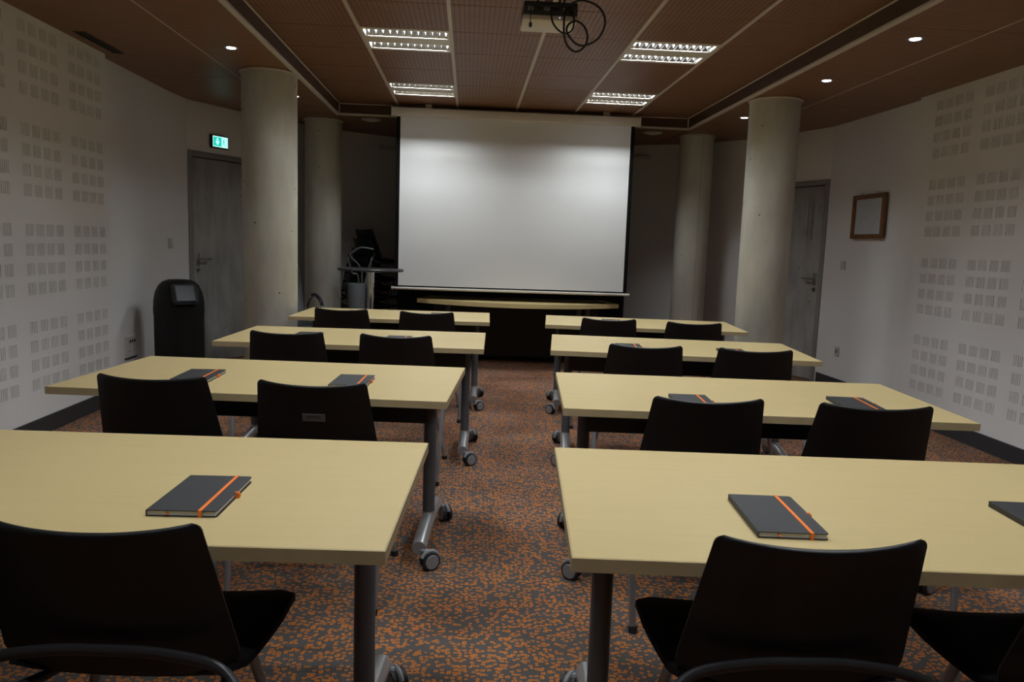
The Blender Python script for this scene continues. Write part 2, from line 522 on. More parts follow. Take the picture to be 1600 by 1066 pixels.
# skirting boards
def skirting(name, pts, side):
    return wall_strip(name, pts, M_BASEB, 0.115, -0.012, side)
skirting('baseboard_left', [(XL, Y_REAR), (XL, 6.18)], 1)
skirting('baseboard_right', [(XR, Y_REAR), (XR, 6.37)], -1)
skirting('baseboard_left_plain', curve2([(-2.855, 6.20), (-2.86, 6.9), (-2.865, 7.6), (-2.845, 7.96)]), 1)
skirting('baseboard_right_plain', curve2([(3.775, 6.39), (3.77, 6.9), (3.76, 7.4), (3.745, 7.89)]), -1)

# doors, each set on a chord of the curved wall
def make_door(name, a, b, head, handle_at_a, inward):
    d = (b - a); L = d.length; ang = math.atan2(d.y, d.x)
    o = sempty(name, (a.x, a.y, 0), ang)
    s = inward                                     # +1: room lies on local -y
    y = lambda v: s*v
    def bx(x0, x1, y0, y1, z0, z1, nm, mat, p=o, bev=0.003):
        return MB().bbox(x0, x1, min(y(y0), y(y1)), max(y(y0), y(y1)), z0, z1, bev).obj(nm, mat, p)
    fw = 0.055
    bx(0.0, fw, -0.012, 0.10, 0, head, 'door_jamb', M_DOORFRAME)
    bx(L-fw, L, -0.012, 0.10, 0, head, 'door_jamb', M_DOORFRAME)
    bx(fw, L-fw, -0.012, 0.10, head-fw, head, 'door_head', M_DOORFRAME)
    leaf = bx(fw+0.006, L-fw-0.006, 0.022, 0.065, 0.008, head-fw-0.008, 'door_leaf', M_DOOR)
    bx(0.0, L, 0.10, 0.13, 0, head, 'door_backing', M_DARKHOLE)
    bx(0.0, L, 0.0, 0.13, head+0.001, ZC, 'wall_over_door', M_WALL, o, 0.002)
    hx = fw+0.075 if handle_at_a else L-fw-0.075
    dr = 1 if handle_at_a else -1
    hd = MB().bbox(hx-0.022, hx+0.022, min(y(0.014), y(0.022)), max(y(0.014), y(0.022)), 1.03, 1.16, 0.003).obj('handle_plate', M_STEEL, leaf)
    pts = [(hx, y(0.014), 1.10), (hx, y(-0.035), 1.10), (hx+dr*0.02, y(-0.045), 1.10), (hx+dr*0.125, y(-0.045), 1.10)]
    MB().tube(smooth_path(pts, 4), 0.0095, 10).obj('lever', M_STEEL, leaf)
    MB().cyl((hx, y(0.022), 0.985), (hx, y(0.010), 0.985), 0.022, n=18).obj('lock_rose', M_STEEL, leaf)
    MB().cyl((hx, y(0.012), 0.985), (hx, y(0.004), 0.985), 0.008, n=12).obj('key_cylinder', M_DARKHOLE, leaf)
    return o
make_door('door_1', DL0, DL1, 2.19, True, 1)
d2 = make_door('door_2', DR0, DR1, 2.145, True, -1)
# pull bar on the right door
pb = [x for x in COL.objects if x.parent == d2 and x.name.startswith('door_leaf')][0]
MB().cyl((0.235, 0.05, 1.55), (0.235, 0.05, 1.95), 0.012, n=10).obj('notice_strip', M_STEEL, pb)

# ------------------------------------------------------------------ ceiling
ceil_o = struct(MB().box(XL-0.3, XR+0.3, Y_REAR-0.2, 10.9, ZK+0.16, ZK+0.22).obj('ceiling', M_FASCIA, smooth=False))
TG = 0.0055
RX = [KX0 + (KX1-KX0)*i/6 for i in range(7)]
TY0 = 5.455
ks = list(range(-13, 6))
def tile_rect(x0, x1, y0, y1, z, mat, name='ceiling_tile'):
    me_key = (round(x1-x0, 4), round(y1-y0, 4), mat.name)
    if me_key not in TILE_ME:
        w, d = (x1-x0)/2, (y1-y0)/2
        TILE_ME[me_key] = MB().bbox(-w, w, -d, d, 0, 0.016, 0.003, 1).mesh(name, mat)
    return link(name, TILE_ME[me_key], ceil_o, ((x0+x1)/2, (y0+y1)/2, z))
TILE_ME = {}
LUM_CELLS = set()
for k in ks:
    y0 = TY0 + 0.598*k; y1 = y0 + 0.598
    if y1 < Y_REAR+0.25: continue
    y1c = min(y1, KY1-0.01)
    if y1c - y0 < 0.05: continue
    for c in range(6):
        lum = c in (1, 4) and any(abs(y0-ly) < 0.05 for ly in LUM_Y)
        if lum:
            LUM_CELLS.add((c, round(y0, 3))); continue
        x0 = RX[c] + 0.0125; x1 = RX[c+1] - 0.0125
        tile_rect(x0+TG/2-0.004, x1-TG/2+0.004, y0+TG/2, y1c-TG/2, ZK, M_TILEG)
KY0 = Y_REAR + 0.3
# white T rails between the tile columns
for i in range(1, 6):
    MB().bbox(RX[i]-0.0125, RX[i]+0.0125, KY0, KY1-0.015, ZK-0.006, ZK+0.003, 0.002, 1).obj('tile_rail', M_RAIL, ceil_o)
# outer, lower ceiling: side strips and the apse
OX_L = [-1.455, -1.985, -3.0]
OX_R = [2.385, 3.012, 3.95]
def ostrip(xa, xb, yy0, yy1, step=1.2, off=0.0):
    y = yy0 + off
    while y < yy1-0.02:
        ye = min(y+step, yy1)
        tile_rect(min(xa, xb)+0.003, max(xa, xb)-0.003, y+0.002, ye-0.002, ZC, M_TILE)
        y = ye
for a, b in ((OX_L[0], OX_L[1]), (OX_L[1], OX_L[2]), (OX_R[0], OX_R[1]), (OX_R[1], OX_R[2])):
    ostrip(a, b, Y_REAR-0.1, 8.5)
for xa, xb in ((-3.0, -1.985), (-1.985, -1.455), (-1.455, -0.52), (-0.52, 0.465), (0.465, 1.45), (1.45, 2.385), (2.385, 3.012), (3.012, 3.95)):
    ostrip(xa, xb, 8.5, 10.7, 1.1)
for x in (OX_L[1], OX_R[1]):
    MB().bbox(x-0.004, x+0.004, Y_REAR, 8.5, ZC-0.003, ZC+0.003, 0.001, 1).obj('joint_strip', M_RAIL, ceil_o)
# fascia of the raised middle, with a thick white rail below and a thin one above
def trim(n, x0, x1, y0, y1, z0, z1, mat):
    return struct(MB().bbox(x0, x1, y0, y1, z0, z1, 0.003, 1).obj('trim_%d' % n, mat))
trim(1, KX0-0.02, KX0, KY0, KY1, ZC+0.003, ZK+0.05, M_FASCIA)
trim(2, KX1, KX1+0.02, KY0, KY1, ZC+0.003, ZK+0.05, M_FASCIA)
trim(3, KX0-0.02, KX1+0.02, KY1, KY1+0.02, ZC+0.003, ZK+0.05, M_FASCIA)
trim(4, KX0-0.035, KX0+0.003, KY0, KY1+0.0, ZC-0.018, ZC+0.002, M_RAIL)
trim(5, KX1-0.003, KX1+0.035, KY0, KY1+0.0, ZC-0.018, ZC+0.002, M_RAIL)
trim(6, KX0-0.035, KX1+0.035, KY1+0.001, KY1+0.04, ZC-0.018, ZC+0.002, M_RAIL)
trim(7, KX0+0.001, KX0+0.014, KY0, KY1-0.001, ZK-0.006, ZK+0.004, M_RAIL)
trim(8, KX1-0.014, KX1-0.001, KY0, KY1-0.001, ZK-0.006, ZK+0.004, M_RAIL)
trim(9, KX0+0.015, KX1-0.015, KY1-0.013, KY1-0.001, ZK-0.006, ZK+0.004, M_RAIL)
trim(10, KX0-0.002, KX0+0.010, KY1-0.010, KY1+0.002, ZC+0.003, ZK-0.007, M_RAIL)
trim(11, KX1-0.010, KX1+0.002, KY1-0.010, KY1+0.002, ZC+0.003, ZK-0.007, M_RAIL)
trim(12, KX0-0.02, KX1+0.02, KY0-0.02, KY0-0.001, ZC+0.003, ZK+0.05, M_FASCIA)

# ------------------------------------------------------------------ concrete columns
def column(x, y, r, label, seam=False):
    o = thing('concrete_column', label, 'column', (x, y, 0), 0, 'round concrete columns')
    MB().lathe([(r*0.98, 0), (r, 0.01), (r, ZC-0.016)], 48).obj('shaft', M_CONC, o)
    MB().lathe([(r+0.004, ZC-0.016), (r+0.016, ZC-0.013), (r+0.016, ZC-0.003), (r+0.004, ZC-0.001)], 48).obj('collar', M_RAIL, o)
    if not seam:
        return o
    a = math.atan2(-y, -x) + (0.35 if x > 0 else -0.35)
    sx, sy = math.cos(a), math.sin(a)
    MB().cyl((sx*(r-0.0015), sy*(r-0.0015), 0.01), (sx*(r-0.0015), sy*(r-0.0015), ZC-0.02), 0.003, n=6).obj('formwork_seam', M_DOORFRAME, o)
    return o
column(-1.672, 6.60, 0.222, 'large round concrete column at left, nearest, in front of the grey door')
column(2.640, 6.77, 0.215, 'large round concrete column at right, nearest, in front of the grey door')
column(-1.685, 9.02, 0.205, 'farther round concrete column at left, beside the round bar table')
column(2.620, 9.02, 0.195, 'farther round concrete column at right, between the screen and the near column', True)

# ------------------------------------------------------------------ luminaires
LUM_LAB = {
 (1, 1): 'recessed louvred ceiling light at left, the larger one nearer the viewer',
 (1, 2): 'recessed louvred ceiling light at left, just above the projection screen',
 (4, 1): 'recessed louvred ceiling light at right, the larger one nearer the viewer',
 (4, 2): 'recessed louvred ceiling light at right, just above the projection screen',
 (1, 0): 'recessed louvred ceiling light at left, above the nearest tables, beyond the picture top',
 (4, 0): 'recessed louvred ceiling light at right, above the nearest tables, beyond the picture top',
 (1, 3): 'recessed louvred ceiling light at left, beside the viewer, beyond the picture top',
 (4, 3): 'recessed louvred ceiling light at right, beside the viewer, beyond the picture top',
 (1, 4): 'recessed louvred ceiling light at left, over the nearest chairs, beyond the picture top',
 (4, 4): 'recessed louvred ceiling light at right, over the nearest chairs, beyond the picture top'}
def luminaire(c, yi):
    x0 = RX[c] + 0.0130; x1 = RX[c+1] - 0.0130
    y0 = LUM_Y[yi] + 0.003; y1 = y0 + 0.592
    cx, cy = (x0+x1)/2, (y0+y1)/2
    hw, hd = (x1-x0)/2, (y1-y0)/2
    o = thing('ceiling_light', LUM_LAB[(c, yi)], 'ceiling light', (cx, cy, ZK), 0, 'louvred ceiling lights')
    h = MB()
    h.box(-hw, -hw+0.012, -hd, hd, 0, 0.09).box(hw-0.012, hw, -hd, hd, 0, 0.09)
    h.box(-hw+0.012, hw-0.012, -hd, -hd+0.045, 0, 0.09).box(-hw+0.012, hw-0.012, hd-0.045, hd, 0, 0.09)
    h.box(-hw, hw, -hd, hd, 0.09, 0.10)
    h.obj('housing', M_WHITE, o, smooth=False)
    MB().bbox(-hw+0.012, hw-0.012, -0.085, 0.085, -0.002, 0.012, 0.003, 1).obj('centre_panel', M_WHITE, o)
    for s in (-1, 1):
        ya, yb = (0.085, hd-0.045) if s > 0 else (-hd+0.045, -0.085)
        yc = (ya+yb)/2; hy = (yb-ya)/2
        # parabolic reflector
        prof = [(t*hy, 0.088 - 0.085*(abs(t)**1.8)) for t in (-1, -.8, -.6, -.3, 0, .3, .6, .8, 1)]
        vs = []; fs = []
        for xx in (-hw+0.013, hw-0.013):
            vs += [(xx, yc+a, z) for a, z in prof]
        n = len(prof)
        fs = [(i, i+1, n+i+1, n+i) for i in range(n-1)]
        MB().add(vs, fs).obj('reflector', M_ALU, o)
        tb = MB().cyl((-hw+0.02, yc, 0.0775), (hw-0.02, yc, 0.0775), 0.0075, n=10).obj('fluorescent_tube', M_TUBELIT, o)
        lv = MB()
        nb = 12
        for i in range(nb):
            bx_ = -hw + 0.03 + (2*hw-0.06)*i/(nb-1)
            # V section cross blades, with a notch over the tube
            for (q0, q1) in ((ya+0.001, yc), (yc, yb-0.001)):
                lv.add([(bx_-0.007, q0, 0.016), (bx_+0.007, q0, 0.016), (bx_, q0, 0.001), (bx_-0.007, q1, 0.016), (bx_+0.007, q1, 0.016), (bx_, q1, 0.001)],
                       [(0, 2, 1), (3, 4, 5), (0, 1, 4, 3), (1, 2, 5, 4), (2, 0, 3, 5)])
        lv.obj('louvre', M_ALU, o)
        if yi == 3 and s < 0:
            continue            # one strip left out over the viewer, to halve its light on the nearest row
        li = bpy.data.lights.new('strip_light', 'AREA')
        li.shape = 'RECTANGLE'; li.size = 2*hw-0.04; li.size_y = 0.030
        li.energy = LUM_W; li.color = LUM_COL
        li.spread = math.radians(LUM_SPREAD)
        lo = bpy.data.objects.new('strip_light', li); COL.objects.link(lo)
        lo.parent = o; lo.location = (0, yc, 0.068)
    return o
for c in (1, 4):
    for yi in range(5):
        luminaire(c, yi)

def downlight(x, y, label):
    o = thing('downlight', label, 'downlight', (x, y, ZC), 0, 'small round ceiling spots')
    MB().lathe([(0.034, -0.001), (0.047, -0.004), (0.050, -0.001), (0.050, 0.0)], 24).obj('bezel', M_STEEL, o)
    MB().lathe([(0.001, -0.0035), (0.031, -0.0035), (0.033, -0.001), (0.033, 0.0)], 20).obj('lamp', M_LED, o)
    li = bpy.data.lights.new('spot_light', 'SPOT')
    li.energy = DOWN_W*8; li.spot_size = math.radians(70); li.spot_blend = 0.6; li.color = (0.8, 0.88, 1.0); li.shadow_soft_size = 0.03
    lo = bpy.data.objects.new('spot_light', li); COL.objects.link(lo); lo.parent = o; lo.location = (0, 0, -0.01)
    return o
downlight(-1.735, 5.79, 'lit round downlight at left, above the nearest concrete column')
downlight(-1.745, 4.64, 'lit round downlight at left, cut by the top edge of the picture')
downlight(-1.690, 7.60, 'lit round downlight at left, mostly hidden behind the near column')
downlight(2.68, 4.72, 'lit round downlight at right, nearest and largest of the three')
downlight(2.695, 5.92, 'lit round downlight at right, middle one above the near column')
downlight(2.687, 7.67, 'lit round downlight at right, farthest and smallest of the three')

for x, y, lab in ((-1.127, 8.83, 'unlit round ceiling fitting left of the screen case'), (2.063, 8.90, 'unlit round ceiling fitting right of the screen case')):
    o = thing('ceiling_fitting', lab, 'ceiling fitting', (x, y, ZC), 0, 'unlit round ceiling fittings')
    MB().lathe([(0.06, -0.012), (0.085, -0.012), (0.105, -0.004), (0.108, 0.0)], 32).obj('rim', M_RAIL, o)
    MB().lathe([(0.001, -0.022), (0.04, -0.020), (0.059, -0.012), (0.060, -0.004)], 24).obj('diffuser', M_WHITE, o)

# dark ceiling grille by the left wall
o = thing('ceiling_grille', 'dark slot grille in the ceiling along the left wall', 'grille', (-2.66, 5.83, ZC), 0)
MB().bbox(-0.045, 0.045, -0.30, 0.30, -0.004, 0.0, 0.002, 1).obj('grille_frame', M_FASCIA, o)
for i in range(4):
    MB().box(-0.035+i*0.019, -0.026+i*0.019, -0.285, 0.285, -0.008, -0.004).obj('slat', M_BEAM, o, smooth=False)

# ------------------------------------------------------------------ projection screen, black backdrop, desk
SY = 8.30
o = thing('projection_screen', 'large white pull-down projection screen hanging from a cream case', 'screen', (0.468, SY, 0))
MB().bbox(-1.310, 1.310, -0.05, 0.06, 2.647, 2.735, 0.008, 2).obj('case', M_CASE, o)
for s in (-1, 1):
    MB().bbox(s*1.310-0.006, s*1.310+0.006, -0.053, 0.063, 2.643, 2.738, 0.004, 1).obj('end_cap', M_CASE, o)
for s in (-0.93, 0.95):
    MB().bbox(s-0.035, s+0.035, -0.02, 0.03, 2.730, 2.779, 0.003, 1).obj('bracket', M_RAIL, o)
MB().box(-1.222, 1.222, 0.0, 0.0015, 0.880, 2.66).obj('screen_cloth', M_SCREEN, o, smooth=False)
bd = MB().box(-1.262, -1.2221, 0.0, 0.0015, 0.862, 2.66).box(1.2221, 1.262, 0.0, 0.0015, 0.862, 2.66).box(-1.2221, 1.2221, 0.0, 0.0015, 0.862, 0.880)
bd.obj('black_border', M_SCRBLK, o, smooth=False)
MB().cyl((-1.285, 0.0, 0.850), (1.285, 0.0, 0.850), 0.0145, n=14).obj('bottom_bar', M_WHITE, o)
for s in (-1, 1):
    MB().cyl((s*1.285, 0, 0.850), (s*1.293, 0, 0.850), 0.0175, n=14).obj('bar_end', M_WHITE, o)
o = thing('backdrop_board', 'black upright backdrop board behind the projection screen and desk', 'board', (0.515, 9.08, 0))
MB().bbox(-1.352, 1.352, 0, 0.05, 0, ZC-0.001, 0.004, 1).obj('panel', M_BLACKPANEL, o)
MB().bbox(-1.362, 1.362, -0.012, -0.001, 0, 0.09, 0.003, 1).obj('plinth', M_BEAM, o)

o = thing('presenter_desk', 'long maple desk with a bowed front edge below the screen', 'desk', (0.56, 8.0, 0))
front = [(-1.115 + 2.23*i/24, 0.42*((-1 + 2*i/24)**2)) for i in range(25)]
poly = front + [(1.02, 0.95), (-1.02, 0.95)]
MB().prism(poly, 0.692, 0.738).obj('desktop', M_MAPLE, o, ang=30)
MB().prism([(x*1.0005, y-0.001) for x, y in front] + [(x, y+0.004) for x, y in reversed(front)], 0.6925, 0.7375).obj('edge_band', M_MAPLE, o, ang=30)
for lx in (-0.78, 0.70, 0.80):
    MB().cyl((lx, 0.62, 0.0), (lx, 0.62, 0.692), 0.028, n=16).obj('leg', M_POST, o)
MB().bbox(-0.95, 0.95, 0.80, 0.82, 0.06, 0.69, 0.003, 1).obj('modesty_panel', M_BEAM, o)
# small black cable remnant on the desk
tag(MB().tube(smooth_path([(1.30, 8.42, 0.743), (1.36, 8.40, 0.746), (1.42, 8.46, 0.752), (1.47, 8.44, 0.744), (1.53, 8.42, 0.743)], 5), 0.006, 8).obj('loose_cable', M_CABLE),
    'short black cable lying on the right end of the presenter desk', 'cable')

# ------------------------------------------------------------------ folding training tables
TW, TD, TTH = 1.579, 0.839, 0.030
HT = 0.74
TABLES = {
 'L4': (0.1768, 6.0102, -0.0251), 'L3': (0.101, 4.4451, -0.034), 'L2': (-0.0712, 2.9212, -0.0804), 'L1': (-0.15, 1.466, -0.0491),
 'R4': (0.6119, 5.9576, -0.1068), 'R3': (0.497, 4.4724, -0.1169), 'R2': (0.3757, 2.8524, -0.0756), 'R1': (0.2194, 1.4433, -0.0698)}
ROWTXT = {1: 'in the nearest row', 2: 'in the second row from the viewer', 3: 'in the third row from the viewer', 4: 'in the row closest to the screen'}
def make_table():
    """Prototype centred on its footprint, near edge at -y."""
    o = thing('folding_table', 'x', 'table', (0, 0, 0), 0, 'maple training tables in two blocks')
    hw, hd = TW/2, TD/2
    MB().bbox(-hw+0.002, hw-0.002, -hd+0.002, hd-0.002, HT-TTH+0.001, HT, 0.0015, 1).obj('tabletop', M_MAPLE, o)
    e = MB()
    e.box(-hw, hw, -hd, -hd+0.0022, HT-TTH, HT-0.0012).box(-hw, hw, hd-0.0022, hd, HT-TTH, HT-0.0012)
    e.box(-hw, -hw+0.0022, -hd+0.0022, hd-0.0022, HT-TTH, HT-0.0012).box(hw-0.0022, hw, -hd+0.0022, hd-0.0022, HT-TTH, HT-0.0012)
    e.obj('edge_band', M_EDGE, o, smooth=False)
    lx = hw - 0.115
    MB().bbox(-lx+0.0, lx-0.0, -0.075, -0.035, 0.565, HT-TTH, 0.010, 2).obj('beam', M_BEAM, o)
    for s in (-1, 1):
        MB().bbox(s*lx-0.045, s*lx+0.045, -0.16, 0.16, HT-TTH-0.022, HT-TTH, 0.006, 1).obj('hinge_plate', M_BEAM, o)
        MB().cyl((s*lx, 0, 0.115), (s*lx, 0, HT-TTH-0.02), 0.0275, n=20).obj('leg', M_POST, o)
        # cast foot: a low arch running front to back
        pts = [(s*lx, -0.285, 0.088), (s*lx, -0.20, 0.101), (s*lx, -0.08, 0.113), (s*lx, 0, 0.116), (s*lx, 0.08, 0.113), (s*lx, 0.20, 0.101), (s*lx, 0.285, 0.088)]
        ft = MB().tube(smooth_path(pts, 4), 0.031, 16, up=(1, 0, 0)).obj('foot', M_SILVER, o)
        MB().cyl((s*lx, 0, 0.12), (s*lx, 0, 0.150), 0.030, 0.0285, 20).obj('foot_socket', M_SILVER, ft)
        for t in (-1, 1):
            MB().cyl((s*lx, t*0.284, 0.0882), (s*lx, t*0.288, 0.0876), 0.0305, n=16).obj('foot_cap', M_WHEEL, ft)
            wx = s*(lx+0.046); wy = t*0.287
            ang = (-0.95 if t < 0 else 0.55)*s if s > 0 else PI - (-0.95 if t < 0 else 0.55)
            ax = Vector((math.cos(ang), math.sin(ang), 0)); fw_ = Vector((-ax.y, ax.x, 0))
            c0 = Vector((wx, wy, 0.0375))
            hood = [c0 + fw_*0.040*math.cos(a) + Vector((0, 0, 0.040*math.sin(a))) for a in [PI*(0.02+0.85*i/10) for i in range(11)]]
            cst = MB().tube(hood, 0.009, 8).cyl((s*lx+s*0.005, wy-t*0.012, 0.082), (wx, wy, 0.066), 0.013, n=10).obj('caster', M_WHEEL, o)
            for q in (-1, 1):
                MB().cyl(c0+ax*q*0.0065, c0+ax*q*0.0225, 0.0375, n=22).obj('wheel', M_RUBBER, cst)
                MB().cyl(c0+ax*q*0.0226, c0+ax*q*0.0255, 0.0310, 0.029, n=20).obj('wheel_hub', M_WHEEL, cst)
    return o
tproto = make_table()
first = True
TPLACE = {}
for k, (x, y, a) in TABLES.items():
    side, row = k[0], int(k[1])
    s = -1 if side == 'L' else 1
    lx, ly = s*TW/2, TD/2
    cx = x + math.cos(a)*lx - math.sin(a)*ly
    cy = y + math.sin(a)*lx + math.cos(a)*ly
    t = tproto if first else copy_tree(tproto)
    first = False
    t.location = (cx, cy, 0); t.rotation_euler = (0, 0, a)
    t['label'] = 'maple-topped folding table on casters %s of the aisle, %s' % ('left' if side == 'L' else 'right', ROWTXT[row])
    TPLACE[k] = (cx, cy, a)

# ------------------------------------------------------------------ chairs
def grid_shell(nu, nv, fn, th):
    """Closed shell: fn(u, v) gives the rear surface point and its outward normal is taken numerically."""
    P = [[Vector(fn(-1+2*i/nu, j/nv)) for i in range(nu+1)] for j in range(nv+1)]
    def nrm(i, j):
        du = P[j][min(i+1, nu)] - P[j][max(i-1, 0)]
        dv = P[min(j+1, nv)][i] - P[max(j-1, 0)][i]
        n = du.cross(dv)
        return n.normalized() if n.length > 1e-9 else Vector((0, -1, 0))
    vs = []; fs = []
    W = nu+1
    for sgn in (0.5, -0.5):
        for j in range(nv+1):
            for i in range(nu+1):
                ed = 0.45 if (i in (0, nu) or j in (0, nv)) else 1.0
                vs.append(P[j][i] + nrm(i, j)*th*sgn*ed)
    M = W*(nv+1)
    for j in range(nv):
        for i in range(nu):
            a = j*W+i
            fs.append((a, a+1, a+1+W, a+W)); fs.append((M+a, M+a+W, M+a+1+W, M+a+1))
    for i in range(nu):
        fs.append((i, M+i, M+i+1, i+1)); a = nv*W+i; fs.append((a, a+1, M+a+1, M+a))
    for j in range(nv):
        a = j*W; fs.append((a, a+W, M+a+W, M+a)); a = j*W+nu; fs.append((a, M+a, M+a+W, a+W))
    return MB().add(vs, fs)
def back_fn(u, v):
    # v 0 bottom (z .47) -> 1 top (z .82); denser rows near the top for the rounded corners
    v = 1-(1-v)**1.6
    z0, z1 = 0.47, 0.824
    z = z0 + (z1-z0)*v
    hw = 0.236 + (0.203-0.236)*((z-0.53)/0.29 if z > 0.53 else 0)
    r = 0.015
    top = z1 - z
    if top < r:
        hw = hw - r + math.sqrt(max(0, r*r-(r-top)**2))
    bt = z - z0
    if bt < 0.05:
        hw = hw - 0.03*(1-bt/0.05)**2
    uu = u
    x = uu*hw
    w = v
    curve = -0.034*(1-uu*uu)
    dip = -0.013*(1-uu*uu)*max(0, (z-0.6)/0.22)
    y = (0.82 - z)*0.34 + curve
    return (x, y, z+dip)
def seat_fn(u, v):
    # v 0 rear (y .10) -> 1 front (y .53)
    y = 0.10 + 0.43*v
    hw = 0.228 + 0.018*min(1, v*1.6)
    r = 0.07
    if 1-v < r/0.43:
        q = (1-v)*0.43
        hw = hw - r + math.sqrt(max(0, r*r-(r-q)**2))
    z = 0.452 + 0.014*u*u - 0.012*math.sin(PI*min(1, v*1.1)) - (0.03*max(0, v-0.8)/0.2)**1.0
    z += 0.02*max(0, (0.15-v)/0.15)
    return (u*hw, y, z)
def make_chair():
    o = thing('stacking_chair', 'x', 'chair', (0, 0, 0), 0, 'black stacking chairs')
    grid_shell(18, 22, back_fn, 0.013).obj('backrest', M_PLASTIC, o, ang=60)
    grid_shell(14, 16, seat_fn, 0.034).obj('seat', M_SEAT, o, ang=60)
    hoop = [(-0.285, -0.055, 0.470), (-0.275, -0.020, 0.508), (-0.215, 0.020, 0.534), (-0.10, 0.026, 0.552), (0, 0.022, 0.557),
            (0.10, 0.026, 0.552), (0.215, 0.020, 0.534), (0.275, -0.020, 0.508), (0.285, -0.055, 0.470)]
    MB().tube(smooth_path(hoop, 5), 0.0165, 12, flat=0.6, up=(0, 0, 1)).obj('back_hoop', M_BRACKET, o)
    for s in (-1, 1):
        rl = [(s*0.266, -0.165, 0.012), (s*0.275, -0.120, 0.25), (s*0.285, -0.063, 0.45), (s*0.285, -0.055, 0.475)]
        l1 = MB().tube(smooth_path(rl, 5), 0.0125, 12).obj('leg', M_TUBE, o)
        MB().cyl((s*0.265, -0.168, 0.0), (s*0.266, -0.163, 0.022), 0.0165, n=12).obj('glide', M_RUBBER, l1)
        fl = [(s*0.258, 0.375, 0.012), (s*0.220, 0.362, 0.20), (s*0.182, 0.345, 0.36), (s*0.168, 0.332, 0.405), (s*0.15, 0.32, 0.418)]
        l2 = MB().tube(smooth_path(fl, 5), 0.0125, 12).obj('leg', M_TUBE, o)
        MB().cyl((s*0.2585, 0.3755, 0.0), (s*0.2575, 0.375, 0.022), 0.0165, n=12).obj('glide', M_RUBBER, l2)
        sr = [(s*0.285, -0.055, 0.465), (s*0.262, 0.05, 0.430), (s*0.19, 0.15, 0.424), (s*0.155, 0.33, 0.420)]
        MB().tube(smooth_path(sr, 5), 0.0115, 10).obj('seat_rail', M_BRACKET, o)
    MB().cyl((-0.155, 0.32, 0.418), (0.155, 0.32, 0.418), 0.0105, n=10).obj('cross_bar', M_BRACKET, o)
    return o
CHAIRS = [
 ('L1b', -0.682, 1.395, -3.0, 'aisle'), ('L1a', -1.29, 1.32, -1.0, 'wall'),
 ('R1a', 0.679, 1.353, -1.5, 'aisle'), ('R1b', 1.335, 1.30, -3.0, 'wall'),
 ('L2a', -1.172, 2.894, -2.5, 'wall'), ('L2b', -0.569, 2.840, -3.6, 'aisle'),
 ('R2a', 0.887, 2.700, -2.0, 'aisle'), ('R2b', 1.487, 2.643, -5.0, 'wall'),
 ('L3a', -1.020, 4.375, 0.0, 'wall'), ('L3b', -0.403, 4.350, -4.0, 'aisle'),
 ('R3a', 0.999, 4.187, -4.6, 'aisle'), ('R3b', 1.605, 4.135, -6.5, 'wall'),
 ('L4a', -0.969, 5.93, -4.0, 'wall'), ('L4b', -0.310, 5.864, 0.0, 'aisle'),
 ('R4a', 1.073, 5.726, -4.4, 'aisle'), ('R4b', 1.695, 5.612, -4.4, 'wall')]
cproto = make_chair()
first = True
CH = {}
for key, x, y, a, sd in CHAIRS:
    c = cproto if first else copy_tree(cproto)
    first = False
    c.location = (x, y, 0); c.rotation_euler = (0, 0, math.radians(a))
    side = 'left' if key[0] == 'L' else 'right'
    rowt = {1: 'nearest', 2: 'second-row', 3: 'third-row', 4: 'front-row'}[int(key[1])]
    where = 'beside the aisle' if sd == 'aisle' else 'on the wall side'
    c['label'] = 'black chair pushed in at the %s %s table, %s' % (rowt, side, where)
    CH[key] = c
CH['L2b']['label'] = 'black chair with a grey badge on its back at the second-row left table'
# grey badge on the back of one chair
bz = 0.685
by = (0.82-bz)*0.34 - 0.034 - 0.0075
tilt = math.atan(0.34)
bdg = MB().bbox(-0.043, 0.043, -0.0025, 0.0, -0.0165, 0.0165, 0.001, 1).obj('badge', M_BADGE, CH['L2b'], (0.005, by, bz), (tilt, 0, 0))
me = text_mesh('badge_lettering', 'AXIMO', 0.0165, M_BADGEINK)
link('badge_lettering', me, bdg, (0, -0.0027, 0.003), (PI/2, 0, 0))

